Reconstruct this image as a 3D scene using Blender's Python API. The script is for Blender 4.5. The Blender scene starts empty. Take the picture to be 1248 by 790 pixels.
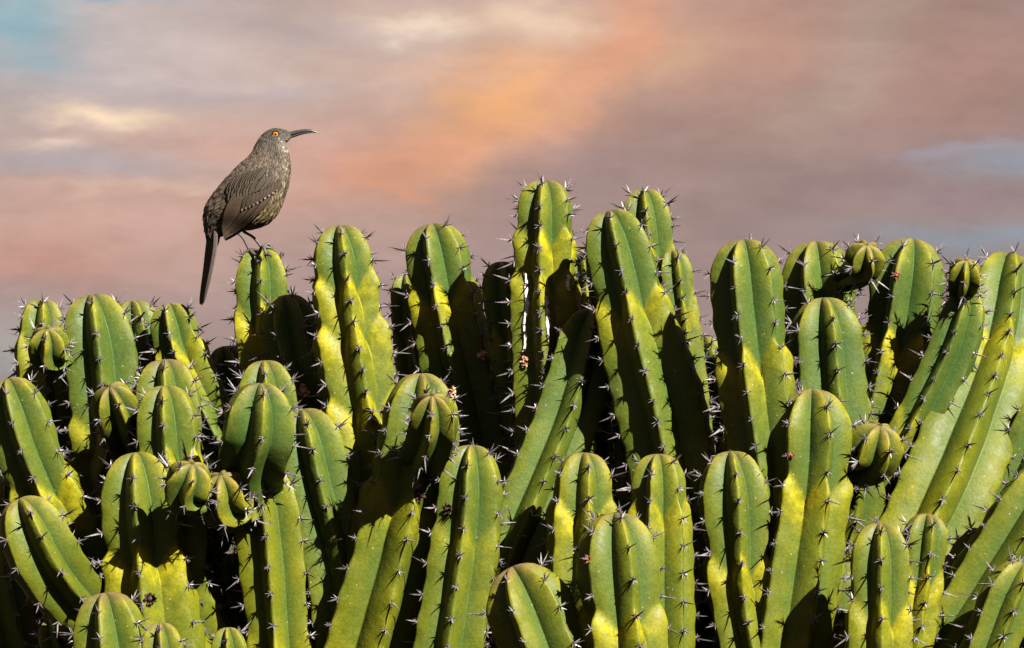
import bpy, bmesh, math, random
import numpy as np
from mathutils import Vector, Matrix
rng = np.random.default_rng(7)
random.seed(7)
S = bpy.context.scene
C = S.collection
# ------------------------------------------------------------------ camera
W0, H0 = 1248.0, 790.0
DIST, SPAN = 6.0, 1.31            # metres to the plant, metres across the frame there
CAM = np.array([0.0, -DIST, 1.75]); AIM = np.array([0.0, 0.0, 2.0])
FW = AIM - CAM; FLEN = np.linalg.norm(FW); FW = FW / FLEN
RT = np.array([1.0, 0.0, 0.0]); UP = np.cross(RT, FW)
cam = bpy.data.cameras.new('camera'); cam_o = bpy.data.objects.new('camera', cam); C.objects.link(cam_o)
cam.sensor_width = 36; cam.lens = 36 * FLEN / SPAN; cam.clip_start = 0.05; cam.clip_end = 20000
cam_o.location = CAM; cam_o.rotation_euler = Vector(FW).to_track_quat('-Z', 'Y').to_euler()
S.camera = cam_o
# ------------------------------------------------------------------ exposure
S.view_settings.view_transform = 'Standard'; S.view_settings.look = 'None'
S.view_settings.exposure = 2.0; S.view_settings.gamma = 1; S.view_settings.use_curve_mapping = False
S.cycles.max_bounces = 6; S.cycles.diffuse_bounces = 0; S.cycles.glossy_bounces = 2
S.render.resolution_x = 1024; S.render.resolution_y = 648
# ------------------------------------------------------------------ sun
SUN_AZ, SUN_EL = math.radians(39), math.radians(38)       # to the right of and behind the camera
sdir = Vector((math.cos(SUN_EL) * math.sin(SUN_AZ), -math.cos(SUN_EL) * math.cos(SUN_AZ), math.sin(SUN_EL)))
sun = bpy.data.lights.new('sun', 'SUN'); sun.energy = 5.0; sun.angle = math.radians(0.5); sun.color = (1, 0.93, 0.80)
sun_o = bpy.data.objects.new('sun', sun); C.objects.link(sun_o)
sun_o.rotation_euler = sdir.to_track_quat('Z', 'Y').to_euler(); sun_o.location = (3, -4, 6)


def lin(c):
    return tuple(((v / 255) / 12.92 if v <= 10 else (((v / 255) + 0.055) / 1.055) ** 2.4) for v in c)


class NT:
    """tiny helper for node trees"""
    def __init__(s, t): s.t = t; s.n = t.nodes; s.l = t.links
    def new(s, ty, **k):
        n = s.n.new(ty)
        for a, b in k.items(): setattr(n, a, b)
        return n
    def put(s, n, i, v):
        if v is None: return
        if hasattr(v, 'is_linked') or isinstance(v, bpy.types.NodeSocket): s.l.new(v, n.inputs[i])
        else:
            sock = n.inputs[i]
            if sock.type == 'RGBA' and len(v) == 3: v = (*v, 1)
            sock.default_value = v
    def math(s, op, a, b=None, c=None, clamp=False):
        n = s.new('ShaderNodeMath', operation=op, use_clamp=clamp)
        s.put(n, 0, a); s.put(n, 1, b); s.put(n, 2, c); return n.outputs[0]
    def vmath(s, op, a, b=None):
        n = s.new('ShaderNodeVectorMath', operation=op); s.put(n, 0, a); s.put(n, 1, b); return n.outputs[0]
    def noise(s, vec, scale, detail=4, rough=.5, out=0, dist=0):
        n = s.new('ShaderNodeTexNoise'); s.put(n, 'Vector', vec); n.inputs['Scale'].default_value = scale
        n.inputs['Detail'].default_value = detail; n.inputs['Roughness'].default_value = rough
        n.inputs['Distortion'].default_value = dist
        return n.outputs[out]
    def mix(s, f, a, b, mode='MIX'):
        n = s.new('ShaderNodeMix', data_type='RGBA', blend_type=mode, clamp_factor=True)
        s.put(n, 0, f); s.put(n, 6, a); s.put(n, 7, b); return n.outputs[2]
    def rng(s, v, a, b, c=0., d=1., smooth=True):
        n = s.new('ShaderNodeMapRange', interpolation_type='SMOOTHSTEP' if smooth else 'LINEAR')
        s.put(n, 0, v)
        for i, q in enumerate((a, b, c, d)): n.inputs[i + 1].default_value = q
        return n.outputs[0]


# ------------------------------------------------------------------ sky
world = bpy.data.worlds.new('World'); S.world = world; world.use_nodes = True
world.cycles.sampling_method = 'MANUAL'; world.cycles.sample_map_resolution = 256
N = NT(world.node_tree); N.n.clear()
tc = N.new('ShaderNodeTexCoord').outputs['Generated']
sk = N.new('ShaderNodeTexSky'); sk.sky_type = 'NISHITA'; sk.sun_disc = False
sk.sun_elevation = SUN_EL; sk.sun_rotation = math.atan2(sdir.x, sdir.y)
bg_clear = N.new('ShaderNodeBackground'); N.put(bg_clear, 0, sk.outputs[0]); bg_clear.inputs[1].default_value = 0.05
sep = N.new('ShaderNodeSeparateXYZ'); N.put(sep, 0, tc)
az = N.math('ARCTAN2', sep.outputs[0], sep.outputs[1]); el = N.math('ARCSINE', sep.outputs[2])
HALF = math.atan(SPAN / 2 / FLEN); PITCH = math.asin(FW[2])
sN = N.math('DIVIDE', az, HALF); tN = N.math('DIVIDE', N.math('SUBTRACT', el, PITCH), HALF)
sv = N.vmath('MULTIPLY', tc, (1, 1, 2.2))
w1 = N.noise(sv, 14, 5, .55, 1); w2 = N.noise(sv, 45, 5, .6, 1)
wa = N.new('ShaderNodeSeparateXYZ'); N.put(wa, 0, w1); wb = N.new('ShaderNodeSeparateXYZ'); N.put(wb, 0, w2)
def warp(base, i, a, b):
    v = N.math('ADD', base, N.math('MULTIPLY', N.math('SUBTRACT', wa.outputs[i], .5), a))
    return N.math('ADD', v, N.math('MULTIPLY', N.math('SUBTRACT', wb.outputs[i], .5), b))
sW = warp(sN, 0, .42, .16); tW = warp(tN, 1, .17, .09)
bign = N.noise(sv, 9, 6, .55); fine = N.noise(sv, 30, 7, .62)
tilt = N.vmath('MULTIPLY', tc, (1, 1, 3.0))
wisp = N.noise(tilt, 55, 6, .6, dist=.6)
def blob(px, py, rx, ry, rot=0):
    s0, t0 = (px - 624) / 624, (395 - py) / 624
    a = N.math('SUBTRACT', sW, s0); b = N.math('SUBTRACT', tW, t0)
    c, d = math.cos(math.radians(rot)), math.sin(math.radians(rot))
    u = N.math('ADD', N.math('MULTIPLY', a, c), N.math('MULTIPLY', b, d))
    v = N.math('ADD', N.math('MULTIPLY', b, c), N.math('MULTIPLY', a, -d))
    u = N.math('DIVIDE', u, rx / 624); v = N.math('DIVIDE', v, ry / 624)
    q = N.math('ADD', N.math('MULTIPLY', u, u), N.math('MULTIPLY', v, v))
    return N.math('EXPONENT', N.math('MULTIPLY', q, -1))
col = N.mix(N.rng(bign, .35, .68), lin((138, 120, 118)), lin((160, 138, 132)))
for (px, py, rx, ry, rot, rgb, st) in [
    (560, 330, 620, 150, 0, (172, 148, 143), .9),
    (150, 70, 460, 150, 0, (201, 188, 186), 1.0),
    (560, 60, 260, 90, 0, (222, 190, 172), .9),
    (380, 200, 300, 75, 0, (213, 168, 150), .95),
    (100, 280, 320, 75, 0, (206, 168, 154), .95),
    (20, 330, 120, 40, 0, (204, 150, 135), .7),
    (190, 400, 330, 50, 0, (180, 155, 149), .85),
    (1000, 240, 420, 110, 0, (160, 137, 132), .9),
    (900, 60, 260, 110, 8, (188, 146, 130), .95),
    (800, 80, 75, 40, 20, (210, 170, 142), .8),
    (1050, 60, 60, 110, -20, (184, 164, 150), .75),
    (1200, 90, 130, 90, 0, (176, 139, 128), .9),
    (1110, 195, 150, 45, 8, (152, 128, 125), .7),
    (600, 140, 120, 60, 35, (246, 182, 130), 1.0),
    (735, 60, 42, 120, -30, (232, 168, 134), .85),
    (500, 200, 130, 30, 10, (220, 156, 130), .7),
    (490, 235, 42, 12, -35, (226, 162, 130), .75),
    (720, 225, 130, 36, 18, (162, 137, 134), .75),
    (535, 40, 50, 14, -8, (250, 228, 200), .85),
    (650, 25, 55, 30, 0, (240, 210, 184), .75),
    (100, 150, 85, 14, 0, (250, 222, 188), .9),
    (30, 187, 45, 8, 0, (240, 212, 192), .75),
    (170, 228, 180, 8, 2, (226, 190, 166), .55),
    (60, 206, 210, 16, 0, (184, 176, 180), .75),
    (250, 112, 230, 14, 2, (186, 173, 175), .55),
    (430, 38, 160, 20, -8, (186, 171, 173), .5),
    (10, 30, 75, 60, 0, (148, 182, 193), .95),
    (160, -2, 60, 10, 0, (92, 175, 200), 1.0),
    (25, 82, 48, 14, 0, (165, 185, 196), .75),
    (1190, 236, 150, 22, -5, (158, 137, 143), .6),
    (1245, 196, 70, 18, 0, (152, 166, 180), .7),
    (1215, 178, 80, 9, 0, (166, 160, 172), .7),
    (1190, 284, 140, 22, 0, (142, 156, 168), .75),
    (10, 445, 90, 55, 0, (165, 165, 160), .8),
]:
    col = N.mix(N.math('MULTIPLY', blob(px, py, rx, ry, rot), st), col, lin(rgb))
sh = N.math('MULTIPLY', N.rng(fine, .3, .7, .915, 1.085), N.rng(wisp, .25, .75, .95, 1.05))
col = N.mix(1.0, col, sh, 'MULTIPLY')
bg_cloud = N.new('ShaderNodeBackground'); N.put(bg_cloud, 0, col); bg_cloud.inputs[1].default_value = 1 / 2 ** S.view_settings.exposure
gap = N.math('MULTIPLY', N.rng(el, .16, .40), N.rng(N.noise(sv, 3, 4, .5), .56, .68))      # blue gaps higher up
cover = N.math('SUBTRACT', 1, gap)
ms = N.new('ShaderNodeMixShader'); N.put(ms, 0, cover); N.l.new(bg_clear.outputs[0], ms.inputs[1]); N.l.new(bg_cloud.outputs[0], ms.inputs[2])
wo = N.new('ShaderNodeOutputWorld'); N.l.new(ms.outputs[0], wo.inputs[0])


# ------------------------------------------------------------------ helpers
def unproj(px, py, Y=0.0):
    """the point at depth Y (metres behind the plant's mid plane) seen at a picture position"""
    k = SPAN / W0 / FLEN
    d = FW + RT * ((px - W0 / 2) * k) - UP * ((py - H0 / 2) * k)
    t = (Y - CAM[1]) / d[1]
    return CAM + d * t
def pxsize(Y): return SPAN / W0 * (DIST + Y) / DIST


def mesh_obj(name, V, F, mat, parent=None, loc=(0, 0, 0), smooth=True, cols=None, sharp=None):
    V = np.asarray(V, dtype=np.float32) - np.asarray(loc, dtype=np.float32)
    me = bpy.data.meshes.new(name); me.from_pydata(V.tolist(), [], F if isinstance(F, list) else F.tolist())
    me.materials.append(mat)
    if smooth: me.polygons.foreach_set('use_smooth', np.ones(len(me.polygons), dtype=bool))
    if cols is not None:
        a = me.color_attributes.new('col', 'FLOAT_COLOR', 'POINT')
        cc = np.ones((len(V), 4), dtype=np.float32); cc[:, :cols.shape[1]] = cols
        a.data.foreach_set('color', cc.ravel())
    me.update()
    o = bpy.data.objects.new(name, me); C.objects.link(o); o.location = loc
    if parent is not None:
        o.parent = parent; o.location = Vector(loc) - world_loc(parent)
    return o
WL = {}
def world_loc(o):
    v = Vector(o.location)
    while o.parent is not None: o = o.parent; v = v + Vector(o.location)
    return v
def empty(name, loc, label, cat):
    o = bpy.data.objects.new(name, None); C.objects.link(o); o.location = loc; o.empty_display_size = .05
    o['label'] = label; o['category'] = cat; return o


def catmull(P, n=24):
    P = np.asarray(P, float); Q = np.vstack([2 * P[0] - P[1], P, 2 * P[-1] - P[-2]]); out = []
    for i in range(1, len(Q) - 2):
        p0, p1, p2, p3 = Q[i - 1], Q[i], Q[i + 1], Q[i + 2]
        t = np.linspace(0, 1, n, endpoint=False)[:, None]
        out.append(.5 * (2 * p1 + (p2 - p0) * t + (2 * p0 - 5 * p1 + 4 * p2 - p3) * t ** 2 + (3 * p1 - p0 - 3 * p2 + p3) * t ** 3))
    out.append(P[-1:]); return np.vstack(out)
def resample(P, s):
    d = np.r_[0, np.cumsum(np.linalg.norm(np.diff(P[:, :3], axis=0), axis=1))]
    return np.stack([np.interp(s, d, P[:, k]) for k in range(P.shape[1])], 1)
def plen(P): return np.linalg.norm(np.diff(P[:, :3], axis=0), axis=1).sum()


def tube(P, R, seg=8, cap=True):
    """tapered tube along points P, one radius per point"""
    P = np.asarray(P, float); R = np.asarray(R, float); n = len(P)
    T = np.gradient(P, axis=0); T /= np.linalg.norm(T, axis=1)[:, None] + 1e-12
    a = np.array([0, 0, 1.]) if abs(T[0][2]) < .9 else np.array([1., 0, 0])
    V = []
    for i in range(n):
        a = a - T[i] * a.dot(T[i]); a /= np.linalg.norm(a); b = np.cross(T[i], a)
        th = np.arange(seg) * 2 * math.pi / seg
        V.append(P[i] + R[i] * (np.cos(th)[:, None] * a + np.sin(th)[:, None] * b))
    V = np.vstack(V); F = []
    for i in range(n - 1):
        for j in range(seg):
            F.append((i * seg + j, i * seg + (j + 1) % seg, (i + 1) * seg + (j + 1) % seg, (i + 1) * seg + j))
    if cap: F.append(tuple(range(seg))[::-1]); F.append(tuple((n - 1) * seg + j for j in range(seg)))
    return V, F
def join(parts):
    V, F, o = [], [], 0
    for v, f in parts:
        V.append(np.asarray(v)); F += [tuple(int(i) + o for i in q) for q in f]; o += len(v)
    return np.vstack(V), F


def material(name, rough=.5, spec=.4):
    m = bpy.data.materials.new(name); m.use_nodes = True; n = NT(m.node_tree)
    b = n.n['Principled BSDF']; b.inputs['Roughness'].default_value = rough; b.inputs['Specular IOR Level'].default_value = spec
    return m, n, b
def bump(n, b, h, strength, dist):
    q = n.new('ShaderNodeBump'); q.inputs['Strength'].default_value = strength; q.inputs['Distance'].default_value = dist
    n.put(q, 'Height', h); n.l.new(q.outputs[0], b.inputs['Normal'])


# ------------------------------------------------------------------ materials
def cactus_material():
    m, n, b = material('cactus_skin', .5, .13)
    at = n.new('ShaderNodeVertexColor', layer_name='col')
    ch = n.new('ShaderNodeSeparateColor'); n.put(ch, 0, at.outputs[0])
    yel, pur, tint, crest = ch.outputs[0], ch.outputs[1], ch.outputs[2], at.outputs[1]
    oc = n.new('ShaderNodeTexCoord').outputs['Object']
    big = n.noise(oc, 16, 2, .55); mid = n.noise(oc, 60, 3, .6); fin = n.noise(oc, 320, 3, .65)
    green = n.mix(n.rng(big, .35, .65), (0.0204, 0.0448, 0.0087), (0.0312, 0.0598, 0.0105))
    olive = n.mix(n.rng(big, .35, .65), (.062, .074, .0038), (.086, .090, .0035))
    base = n.mix(n.math('ADD', tint, n.math('MULTIPLY', n.math('SUBTRACT', mid, .5), .55)), green, olive)
    # waxy bluish bloom in cloudy patches
    base = n.mix(n.math('MULTIPLY', n.rng(n.noise(oc, 28, 3, .6), .48, .72, 0, .5), n.math('SUBTRACT', 1, tint)), base, (0.0365, 0.0619, 0.0299))
    # greener tissue down in the grooves, paler along the rib crest
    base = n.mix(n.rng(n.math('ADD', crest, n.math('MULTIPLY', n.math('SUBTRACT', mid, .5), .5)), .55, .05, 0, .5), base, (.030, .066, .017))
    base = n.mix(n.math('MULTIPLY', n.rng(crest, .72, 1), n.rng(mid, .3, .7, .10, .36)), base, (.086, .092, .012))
    yf = n.math('MULTIPLY', yel, n.rng(n.math('ADD', n.math('MULTIPLY', mid, .6), n.math('MULTIPLY', big, .5)), .35, .7, .55, 1.15), clamp=True)
    base = n.mix(yf, base, n.mix(n.rng(mid, .35, .7), (.142, .134, .004), (.208, .188, .005)))
    base = n.mix(n.math('MULTIPLY', pur, n.rng(fin, .3, .7, .5, 1)), base, (0.0940, 0.0415, 0.0415))
    # fine stipple and old scars
    base = n.mix(1, base, n.rng(fin, .25, .75, .80, 1.18), 'MULTIPLY')
    scar = n.rng(n.noise(oc, 42, 6, .72), .66, .71)
    base = n.mix(n.math('MULTIPLY', scar, .65), base, n.mix(fin, (0.0498, 0.0359, 0.0194), (0.1438, 0.1217, 0.0829)))
    vo = n.new('ShaderNodeTexVoronoi'); n.put(vo, 'Vector', oc); vo.inputs['Scale'].default_value = 95
    dots = n.math('MULTIPLY', n.math('LESS_THAN', vo.outputs['Distance'], .085), n.rng(mid, .5, .56))
    base = n.mix(n.math('MULTIPLY', dots, .8), base, (0.2323, 0.2323, 0.1825))
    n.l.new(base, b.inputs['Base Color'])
    r = n.rng(mid, .3, .7, .42, .60); n.l.new(r, b.inputs['Roughness'])
    hgt = n.math('ADD', n.math('MULTIPLY', mid, 1.0), n.math('MULTIPLY', fin, .35))
    bump(n, b, hgt, .35, .0025)
    b.inputs['Subsurface Weight'].default_value = 0.0
    return m
M_CACTUS = cactus_material()

def simple(name, c1, c2, scale, rough=.5, spec=.4, bs=0., bd=.001, detail=5):
    m, n, b = material(name, rough, spec); oc = n.new('ShaderNodeTexCoord').outputs['Object']
    f = n.noise(oc, scale, detail, .6); n.l.new(n.mix(n.rng(f, .3, .7), c1, c2), b.inputs['Base Color'])
    if bs: bump(n, b, f, bs, bd)
    return m
def vcol(name, rough=.7, spec=.2, scale=300, amp=.25, bs=.0):
    m, n, b = material(name, rough, spec); oc = n.new('ShaderNodeTexCoord').outputs['Object']
    at = n.new('ShaderNodeVertexColor', layer_name='col'); f = n.noise(oc, scale, 5, .6)
    n.l.new(n.mix(1, at.outputs[0], n.rng(f, .25, .75, 1 - amp, 1 + amp), 'MULTIPLY'), b.inputs['Base Color'])
    if bs: bump(n, b, f, bs, .001)
    return m
M_SPINE = simple('spine_horn', (0.0488, 0.0413, 0.0465), (0.1725, 0.1537, 0.1725), 260, .42, .5)
M_WOOD = simple('old_cactus_bark', (0.0675, 0.0562, 0.0375), (0.1275, 0.1125, 0.0750), 40, .85, .2, .6, .01)
M_DRY = vcol('dry_flower', .8, .2, 400, .35)
M_FEATH = vcol('feather', .72, .22, 420, .22, .3)
M_BILL = simple('bill_horn', (0.0135, 0.0128, 0.0135), (0.0338, 0.0315, 0.0315), 300, .34, .5, .2, .0005)
M_LEG = simple('scaly_leg', (0.0263, 0.0210, 0.0180), (0.0638, 0.0525, 0.0450), 900, .55, .4, .5, .0006)
M_IRIS = simple('orange_iris', (0.4125, 0.1125, 0.0045), (0.5625, 0.1950, 0.0090), 900, .12, .6)
M_PUPIL = simple('black_pupil', (0.0023, 0.0023, 0.0023), (0.0045, 0.0037, 0.0037), 300, .06, .8)
M_LIME = simple('white_scar_crust', (0.3150, 0.3000, 0.2700), (0.5550, 0.5475, 0.5250), 160, .8, .2, .6, .003)

# ------------------------------------------------------------------ ground and hills
def ground_material():
    m, n, b = material('dry_soil', .95, .1); oc = n.new('ShaderNodeTexCoord').outputs['Object']
    a = n.noise(oc, .06, 6, .6); c = n.noise(oc, 1.4, 7, .65); d = n.noise(oc, 22, 5, .6)
    base = n.mix(n.rng(c, .35, .65), (.040, .031, .022), (.075, .060, .045))
    base = n.mix(n.rng(a, .45, .62, 0, .6), base, (.040, .038, .020))
    base = n.mix(1, base, n.rng(d, .3, .7, .75, 1.2), 'MULTIPLY'); n.l.new(base, b.inputs['Base Color'])
    bump(n, b, n.math('ADD', n.math('MULTIPLY', c, .3), n.math('MULTIPLY', d, .3)), .3, .02); return m
gx = np.r_[-9000, -3000, -900, -300, -100, -40, np.linspace(-15, 15, 31), 40, 100, 300, 900, 3000, 9000]
GX, GY = np.meshgrid(gx, gx); GZ = .04 * np.sin(GX * .9 + 1) * np.cos(GY * .7) * (np.abs(GX) < 14) * (np.abs(GY) < 14)
n_ = len(gx); GF = [(j * n_ + i, j * n_ + i + 1, (j + 1) * n_ + i + 1, (j + 1) * n_ + i) for j in range(n_ - 1) for i in range(n_ - 1)]
g = mesh_obj('ground', np.stack([GX.ravel(), GY.ravel(), GZ.ravel()], 1), GF, ground_material()); g['kind'] = 'structure'
hx = np.linspace(-900, 900, 240); hy = np.linspace(520, 900, 30); HX, HY = np.meshgrid(hx, hy)
u = (HY - 520) / 380
hh = (8 + 3 * np.sin(HX * .011 + 1) + 2.2 * np.sin(HX * .031 + 2) + 1.0 * np.sin(HX * .083) + .5 * np.sin(HX * .21 + HY * .1))
HZ = np.sin(np.clip(u, 0, 1) * math.pi) ** .8 * hh - .3
n_ = len(hx); HF = [(j * n_ + i, j * n_ + i + 1, (j + 1) * n_ + i + 1, (j + 1) * n_ + i) for j in range(len(hy) - 1) for i in range(n_ - 1)]
hm = simple('scrub_hill', (.035, .030, .021), (.070, .058, .042), .15, .95, .1, detail=8)
h = mesh_obj('hill', np.stack([HX.ravel(), HY.ravel(), HZ.ravel()], 1), HF, hm); h['kind'] = 'structure'

# ------------------------------------------------------------------ the cactus
ROOT = empty('cactus', (0, .15, 0), 'big many-stemmed green and yellow columnar cactus with ribbed spiny stems', 'cactus')
# half-rib cross section, from crest (w=0) to groove (w=1)
WS = np.array([0, .10, .22, .38, .56, .74, .88, .96])
def section(nr, g, cx, cy):
    a = math.pi / nr; gx_, gy_ = g * math.cos(a), g * math.sin(a)
    w = np.r_[WS, 1.0]
    X = (1 - w) ** 2 * 1.0 + 2 * w * (1 - w) * cx + w ** 2 * gx_
    Y = 2 * w * (1 - w) * cy + w ** 2 * gy_
    ang = np.arctan2(Y, X); rad = np.hypot(X, Y)
    return ang, rad, w
STEMS = []
def make_stem(pts, width, depth, phase=0, joints=(), tint=.3, spacing=30, nr=6, cont=True, name='stem', label=None, parent=None,
              young=0., neck=.155, purple=.6, dome=1.45, yel=1.0):
    """pts: picture positions from the tip down; width in picture px; depth one value or one per point"""
    pts = np.asarray(pts, float); k = len(pts)
    dep = np.full(k, depth, float) if np.isscalar(depth) else np.interp(np.linspace(0, 1, k), np.linspace(0, 1, len(depth)), depth)
    wid = np.full(k, width, float) if np.isscalar(width) else np.interp(np.linspace(0, 1, k), np.linspace(0, 1, len(width)), width)
    P = np.array([unproj(p[0], p[1], y) for p, y in zip(pts, dep)])
    Rr = np.array([w / 2 / .93 * pxsize(y) for w, y in zip(wid, dep)])
    A = np.c_[P, Rr, pts[:, 1]]
    if cont:                                     # run on down to a limb of the plant
        d = P[-1] - P[-2]; d /= np.linalg.norm(d)
        q1 = P[-1] + d * .10; q1[1] += .02
        x, y, z = q1
        tgt = np.array([x * .62, .15 + (y - .15) * .6, min(z - .28, 1.32)])
        A = np.vstack([A, np.r_[q1, Rr[-1], pts[-1, 1] + 95], np.r_[tgt, Rr[-1] * .9, pts[-1, 1] + 400]])
    D = catmull(A); L = plen(D)
    R0 = Rr[0]; Ld = min(dome * R0, L * .6)
    ph = np.linspace(0.09, math.pi / 2, 10); s = Ld * (1 - np.cos(ph))
    step = .0055; s = np.r_[s, np.linspace(Ld, L, max(3, int((L - Ld) / step)))[1:]]
    Q = resample(D, s); P = Q[:, :3]; Rs = Q[:, 3]; pyv = Q[:, 4]
    T = np.gradient(P, s, axis=0); T /= np.linalg.norm(T, axis=1)[:, None]
    # smooth first tangents so the dome sits square on the stem
    T[:6] = T[6]
    tip = P[0].copy(); P[:10] = tip + T[6] * (s[:10, None]) + (P[9] - tip - T[6] * s[9]) * np.linspace(0, 1, 10)[:, None]
    Fv = np.array([0, -1., 0]) - T * (-T[:, 1:2]); Fv /= np.linalg.norm(Fv, axis=1)[:, None]
    Rv = np.cross(Fv, -T); Rv /= np.linalg.norm(Rv, axis=1)[:, None]
    Rv *= np.sign(Rv[:, 0:1] + 1e-9) if abs(Rv[0, 0]) > .2 else 1
    ang, rad, w = section(nr, .62, .875, .205)
    # full ring of angles
    al = math.pi / nr; TH, RD, WW, KK = [], [], [], []
    for r_ in range(nr):
        for sg, idx in ((1, range(0, 9)), (-1, range(7, 0, -1))):
            for i in idx:
                TH.append(r_ * 2 * al + (ang[i] if sg > 0 else 2 * al - ang[i])); RD.append(rad[i]); WW.append(w[i])
                KK.append(r_ if sg > 0 else (r_ + 1) % nr)
    TH = np.array(TH) + math.radians(phase); RD = np.array(RD); WW = np.array(WW); KK = np.array(KK); m = len(TH); nrg = len(s)
    sd = rng.uniform(0, 100, 6)
    tw = math.radians(5) * np.sin(s * 7 + sd[0])
    env = np.where(s < Ld, (1 - np.clip((Ld - s) / Ld, 0, 1) ** 2.1) ** .52, 1.0)
    RR = Rs * env * (1 + .018 * np.sin(s * 31 + sd[1]) + .012 * np.sin(s * 77 + sd[2]))
    deep = (.20 * np.exp(-s / (.8 * R0)))[:, None] * (WW ** 1.5)[None, :]
    rad2 = RR[:, None] * (RD[None, :] - deep)
    yl = np.zeros((nrg, m)); off_rib = rng.uniform(-1, 1, nr)
    unit = pxsize(dep[0])
    for jn, jpy in enumerate(joints):
        str_ = 1.0
        if isinstance(jpy, tuple): jpy, str_ = jpy
        sj = s[np.argmin(np.abs(pyv[:max(3, int(nrg))] - jpy))]
        jo = off_rib[KK] * 5 * unit
        x = (s[:, None] - (sj + jo)[None, :] - (WW ** 1.35)[None, :] * 30 * unit) / unit     # px below the shoulder
        pinch = neck * str_
        f = np.where(x < 0, 1 - pinch * np.exp(-(np.abs(x) / 34) ** 1.15), 1 - pinch * np.exp(-(x / 9) ** 1.3) + .045 * str_ * np.exp(-((x - 16) / 16) ** 2))
        rad2 *= f
        ya = np.where(x < 0, np.exp(-(x / 5) ** 2) * .8, np.clip(1.1 * np.exp(-(x / 42) ** 1.4), 0, 1))
        yl = np.maximum(yl, ya * str_ * yel * (.75 + .3 * off_rib[KK])[None, :])
    # crest dips between the areoles
    sp = spacing * unit; a0 = rng.uniform(.3, .9) * sp
    offs = a0 + (np.arange(nr) % 2) * sp * .5 + rng.uniform(-.12, .12, nr) * sp
    cr = np.cos(2 * math.pi * (s[:, None] - offs[KK][None, :]) / sp)
    rad2 *= 1 + .020 * cr * (np.clip(1 - WW / .4, 0, 1))[None, :] * np.clip(s / Ld, 0, 1)[:, None]
    th = TH[None, :] + tw[:, None]
    V = P[:, None, :] + rad2[..., None] * (np.cos(th)[..., None] * Fv[:, None, :] + np.sin(th)[..., None] * Rv[:, None, :])
    # sunken crown
    V[:4] += T[:4, None, :] * (R0 * .10 * np.array([1, .75, .4, .1]))[:, None, None]
    crown = P[0] + T[0] * R0 * .13
    Vf = np.vstack([V.reshape(-1, 3), crown[None]])
    i = np.arange(nrg - 1)[:, None] * m; j = np.arange(m)[None, :]; j2 = (j + 1) % m
    Fq = np.stack([i + j, i + m + j, i + m + j2, i + j2], -1).reshape(-1, 4)
    if Rv[0].dot(np.cross(Fv[0], -T[0])) < 0: Fq = Fq[:, ::-1]
    F = Fq.tolist(); ci = nrg * m
    F += [(ci, q, (q + 1) % m) for q in range(m)]
    cols = np.zeros((nrg * m + 1, 4), np.float32)
    tip_y = (.85 * np.exp(-(s / (1.0 * R0)) ** 2)[:, None] * (1 - WW ** .6)[None, :] + .42 * young * np.exp(-(s / (2.2 * R0)) ** 2)[:, None] * (1 - WW ** 1.2)[None, :]) * yel
    nz = .5 + .5 * np.sin(s * 23 + sd[3])[:, None] * np.cos(TH * 2 + sd[4])[None, :]
    base_y = .38 * np.clip((pyv - pyv[0] - 190) / 230, 0, 1)[:, None] * nz + 0 * yl
    crest_y = np.clip(1 - WW, 0, 1)[None, :] * np.ones((nrg, 1))
    cols[:-1, 0] = np.clip(np.maximum(np.maximum(yl, tip_y), base_y * yel), 0, 1).ravel()
    cols[:-1, 1] = np.clip(purple * 1.15 * np.exp(-(s / (.34 * R0)) ** 2)[:, None] * (1 - .5 * WW)[None, :] + young * .28 * np.exp(-(s / (1.0 * R0)) ** 2)[:, None] * (1 - WW)[None, :], 0, 1).ravel()
    cols[:-1, 2] = np.clip(tint - .05 + .20 * np.clip((pyv - 430) / 300, 0, 1) + .35 * np.clip((pyv - pyv[0]) / 380, 0, 1), 0, 1).repeat(m)
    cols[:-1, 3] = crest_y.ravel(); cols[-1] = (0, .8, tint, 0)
    loc = P[int(nrg * .5)] if not cont else P[min(nrg - 1, 60)]
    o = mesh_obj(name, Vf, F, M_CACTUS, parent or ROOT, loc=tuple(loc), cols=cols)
    if label: o['label'] = label
    # areoles along each crest
    AR = []
    ci_ = [r_ * 16 for r_ in range(nr)]
    smax = min(L, (s[np.argmin(np.abs(pyv - 860))] if pyv.max() > 860 else L))
    for r_ in range(nr):
        q = offs[r_] - sp * 2
        while q < smax:
            if q > .22 * R0:
                ii = int(np.argmin(np.abs(s - (q + rng.normal(0, .05 * sp))))); ii = min(max(ii, 1), nrg - 2)
                p = V[ii, ci_[r_]]; t = V[ii + 1, ci_[r_]] - V[ii - 1, ci_[r_]]; t /= np.linalg.norm(t) + 1e-9
                rd = p - P[ii]; rd = rd / (np.linalg.norm(rd) + 1e-9)
                nm = rd - t * rd.dot(t); nm /= np.linalg.norm(nm)
                AR.append((p, nm, -t, q < 1.0 * R0))
            q += sp
    STEMS.append(dict(o=o, ar=AR, R=R0, unit=unit, s=s, P=P, V=V, m=m, pyv=pyv, nr=nr, T=T))
    return STEMS[-1]

ST = {}
def stem(key, *a, **k): ST[key] = make_stem(*a, **k); return ST[key]

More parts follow.
